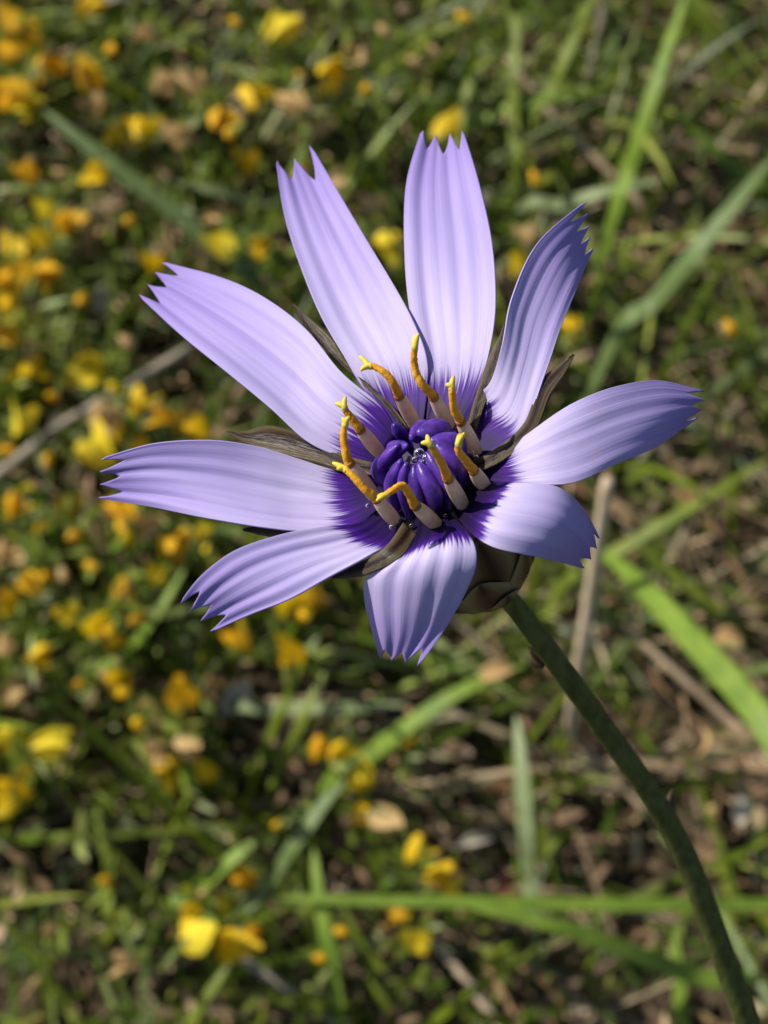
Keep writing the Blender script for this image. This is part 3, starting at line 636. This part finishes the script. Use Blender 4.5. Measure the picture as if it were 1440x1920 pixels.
def stem_scale(px, py, depth_k, dx, dy, ln, wd):
    d = d0 + depth_k
    a = at_depth(px, py, d); dr = (RIGHT * dx - UP * dy).normalized(); sd = dr.cross(FWD).normalized()
    V, F, UV, nu, nv = [], [], [], 7, 12
    for j in range(nv):
        t = j / (nv - 1); pr = math.sin(math.pi * (0.15 + 0.84 * t)) ** 0.8
        for i in range(nu):
            u = i / (nu - 1) * 2 - 1
            V.append(a + (dr * ln * t + sd * wd * u * pr - FWD * (wd * (0.6 - u * u) * pr) + sd * (-0.5 * ln * t * t)) * S); UV.append((i / (nu - 1), t))
    me = mesh('stem_leaf', V, [(j * nu + i, j * nu + i + 1, (j + 1) * nu + i + 1, (j + 1) * nu + i) for j in range(nv - 1) for i in range(nu - 1)])
    uvl = me.uv_layers.new(name='UVMap')
    for lp in me.loops: uvl.data[lp.index].uv = UV[lp.vertex_index]
    o = link('stem_leaf', me, M_bract, flower); md = o.modifiers.new('thickness', 'SOLIDIFY'); md.thickness = 0.00006
stem_scale(1022, 1246, 180 * S, -0.9, -0.35, 46, 13)
stem_scale(1262, 1535, 560 * S, -0.5, -0.95, 62, 15)
stem_scale(934, 1104, 0, -0.15, 1.0, 30, 7)

# the heart: dark florets, anther tubes with yellow styles, drops of nectar
V = []; ns = 32; heart = [(-14, 110), (4, 92), (14, 60), (16, 25), (16, 2)]
for h, r in heart:
    for j in range(ns): V.append(axis_pt(h, 2 * math.pi * j / ns, r * (1 + 0.06 * math.sin(5 * j))))
link('receptacle', mesh('receptacle', V, [(k * ns + j, k * ns + (j + 1) % ns, (k + 1) * ns + (j + 1) % ns, (k + 1) * ns + j) for k in range(len(heart) - 1) for j in range(ns)]), M_core, flower)
def floret(a, b, c, ha, hb, hc, r):
    P = [at_h(*a, ha), at_h(*b, hb), at_h(*c, hc)]
    mid1 = P[0].lerp(P[1], 0.5); mid2 = P[1].lerp(P[2], 0.6)
    V, F = tube_data([P[0], mid1, P[1], mid2, P[2]], [r * S * q for q in (0.45, 0.85, 1.0, 0.85, 0.25)], 22, 14, 0.75)
    # lengthwise grooves
    V = [Vector(v) for v in V]
    return link('floret', mesh('floret', V, F), M_floret, flower)
for q in [((742, 930), (712, 878), (748, 834), 15, 60, 112, 21), ((745, 955), (734, 908), (752, 862), 15, 70, 118, 19), ((768, 968), (758, 915), (762, 868), 15, 75, 122, 18),
          ((790, 972), (782, 925), (776, 872), 15, 80, 118, 20), ((815, 965), (812, 918), (784, 868), 15, 85, 122, 24), ((842, 948), (838, 900), (800, 846), 15, 85, 125, 24),
          ((862, 920), (858, 868), (818, 832), 15, 85, 125, 23), ((868, 890), (856, 834), (806, 826), 15, 85, 118, 22), ((852, 858), (828, 806), (782, 812), 15, 85, 112, 22),
          ((800, 850), (796, 806), (770, 822), 15, 75, 108, 20), ((775, 850), (750, 812), (738, 796), 15, 80, 112, 16), ((755, 880), (735, 845), (764, 836), 15, 70, 110, 17), ((800, 900), (795, 880), (790, 862), 15, 60, 84, 22)]:
    floret(*q)
def stamen(base, joint, path, hb, hj, hp, fork, lean=1.0):
    """cream tube, brown joint, then a bent yellow style that ends in two curled lobes"""
    b = at_h(*base, hb); j = at_h(*joint, hj)
    t = tube('anther_tube', [b, b.lerp(j, 0.35), b.lerp(j, 0.75), j], [12.5 * S, 14 * S, 12.5 * S, 9 * S], M_tube, flower, 16, 12)
    P = [j.lerp(b, 0.12)] + [j.lerp(j + (j - b), 0.04)] + [at_h(x, y, h) for (x, y), h in zip(path, hp)]
    m = len(P); r = [8.6 * S, 8.6 * S] + [(7.6 - 2.2 * k / max(1, m - 3)) * S for k in range(m - 2)]
    st = tube('style', P, r, M_style, t, 34, 10); st.matrix_parent_inverse = Matrix()
    # little grains of pollen make the style rough
    for v in st.data.vertices:
        n_ = v.normal; v.co += n_ * random.uniform(-0.6, 1.0) * S
    jt = tube('joint_ring', [j.lerp(b, 0.10), j, j + (j - b) * 0.06], [9.6 * S, 10.2 * S, 9.6 * S], M_joint, t, 6, 12); jt.matrix_parent_inverse = Matrix()
    e = P[-1]; segs = []
    pre = P[-1].lerp(P[-2], 0.35)
    for (fx, fy) in fork:
        q = at_h(fx, fy, hp[-1] + 4); segs.append(tube_data([pre, e, e.lerp(q, 0.55) + AX * 2 * S, q], [6.6 * S, 6.2 * S, 4.6 * S, 2.4 * S], 12, 8))
    f = link('stigma', mesh('stigma', *join(segs)), M_stigma, t); f.matrix_parent_inverse = Matrix()
stamen((740, 976), (706, 936), [(682, 915), (662, 893), (645, 878)], 30, 92, (120, 138, 146), [(624, 868), (632, 880)])
stamen((703, 932), (656, 869), [(647, 840), (644, 812), (648, 792)], 30, 110, (138, 158, 172), [(656, 782), (643, 784)])
stamen((711, 848), (675, 805), [(660, 785), (648, 770), (645, 762)], 30, 110, (135, 152, 160), [(629, 757), (648, 744)])
stamen((778, 796), (748, 742), [(737, 718), (722, 700), (704, 688), (692, 686)], 30, 115, (150, 168, 178, 182), [(675, 668), (676, 695)])
stamen((842, 798), (813, 744), [(793, 722), (780, 698), (776, 668), (778, 648)], 30, 115, (150, 170, 196, 212), [(785, 626), (779, 628)])
stamen((893, 846), (864, 790), [(852, 768), (848, 740), (847, 724)], 30, 115, (145, 175, 188), [(851, 706), (836, 722)])
stamen((909, 913), (888, 882), [(872, 862), (860, 846), (860, 830)], 30, 95, (125, 148, 165), [(871, 812), (862, 814)])
stamen((867, 946), (840, 897), [(828, 868), (814, 846), (805, 832)], 40, 130, (175, 205, 222), [(801, 816), (790, 831)])
stamen((819, 984), (779, 948), [(764, 920), (752, 911), (735, 920), (722, 929)], 34, 110, (150, 172, 182, 186), [(706, 940), (708, 932)])
def drop(px, py, h, r, label='tiny clear drop of nectar glinting between the dark florets'):
    p = at_h(px, py, h); V = []; F = []; a, b = 14, 9
    for j in range(b):
        th = math.pi * j / (b - 1)
        for i in range(a):
            ph = 2 * math.pi * i / a
            V.append(Vector((math.sin(th) * math.cos(ph), math.sin(th) * math.sin(ph), 0.8 * math.cos(th))) * r * S)
    F = [(j * a + i, j * a + (i + 1) % a, (j + 1) * a + (i + 1) % a, (j + 1) * a + i) for j in range(b - 1) for i in range(a)]
    me = mesh('drop', V, F); me.materials.append(M_water)
    o = link('nectar_drop', me); o.location = p; o.rotation_euler = AX.to_track_quat('Z', 'Y').to_euler()
    return tag(o, label, 'drop', 'drops of nectar in the dark heart')
for x, y, h, r in [(786, 850, 122, 11), (800, 858, 118, 9), (778, 862, 116, 7), (792, 870, 112, 8), (806, 846, 122, 5), (882, 850, 48, 8), (892, 858, 44, 6), (681, 889, 34, 6), (700, 886, 36, 5), (690, 948, 34, 5), (736, 988, 34, 7), (745, 978, 36, 5), (772, 985, 40, 6),
                   (800, 975, 44, 4), (835, 966, 48, 4), (816, 788, 44, 4), (826, 798, 46, 5), (750, 865, 112, 4), (828, 700 + 90, 42, 3)]:
    drop(x, y, h, r, 'tiny clear drop resting in the hollow between the dark floret tips' if h > 100 else 'tiny clear drop stuck at the foot of the cream anther tubes')
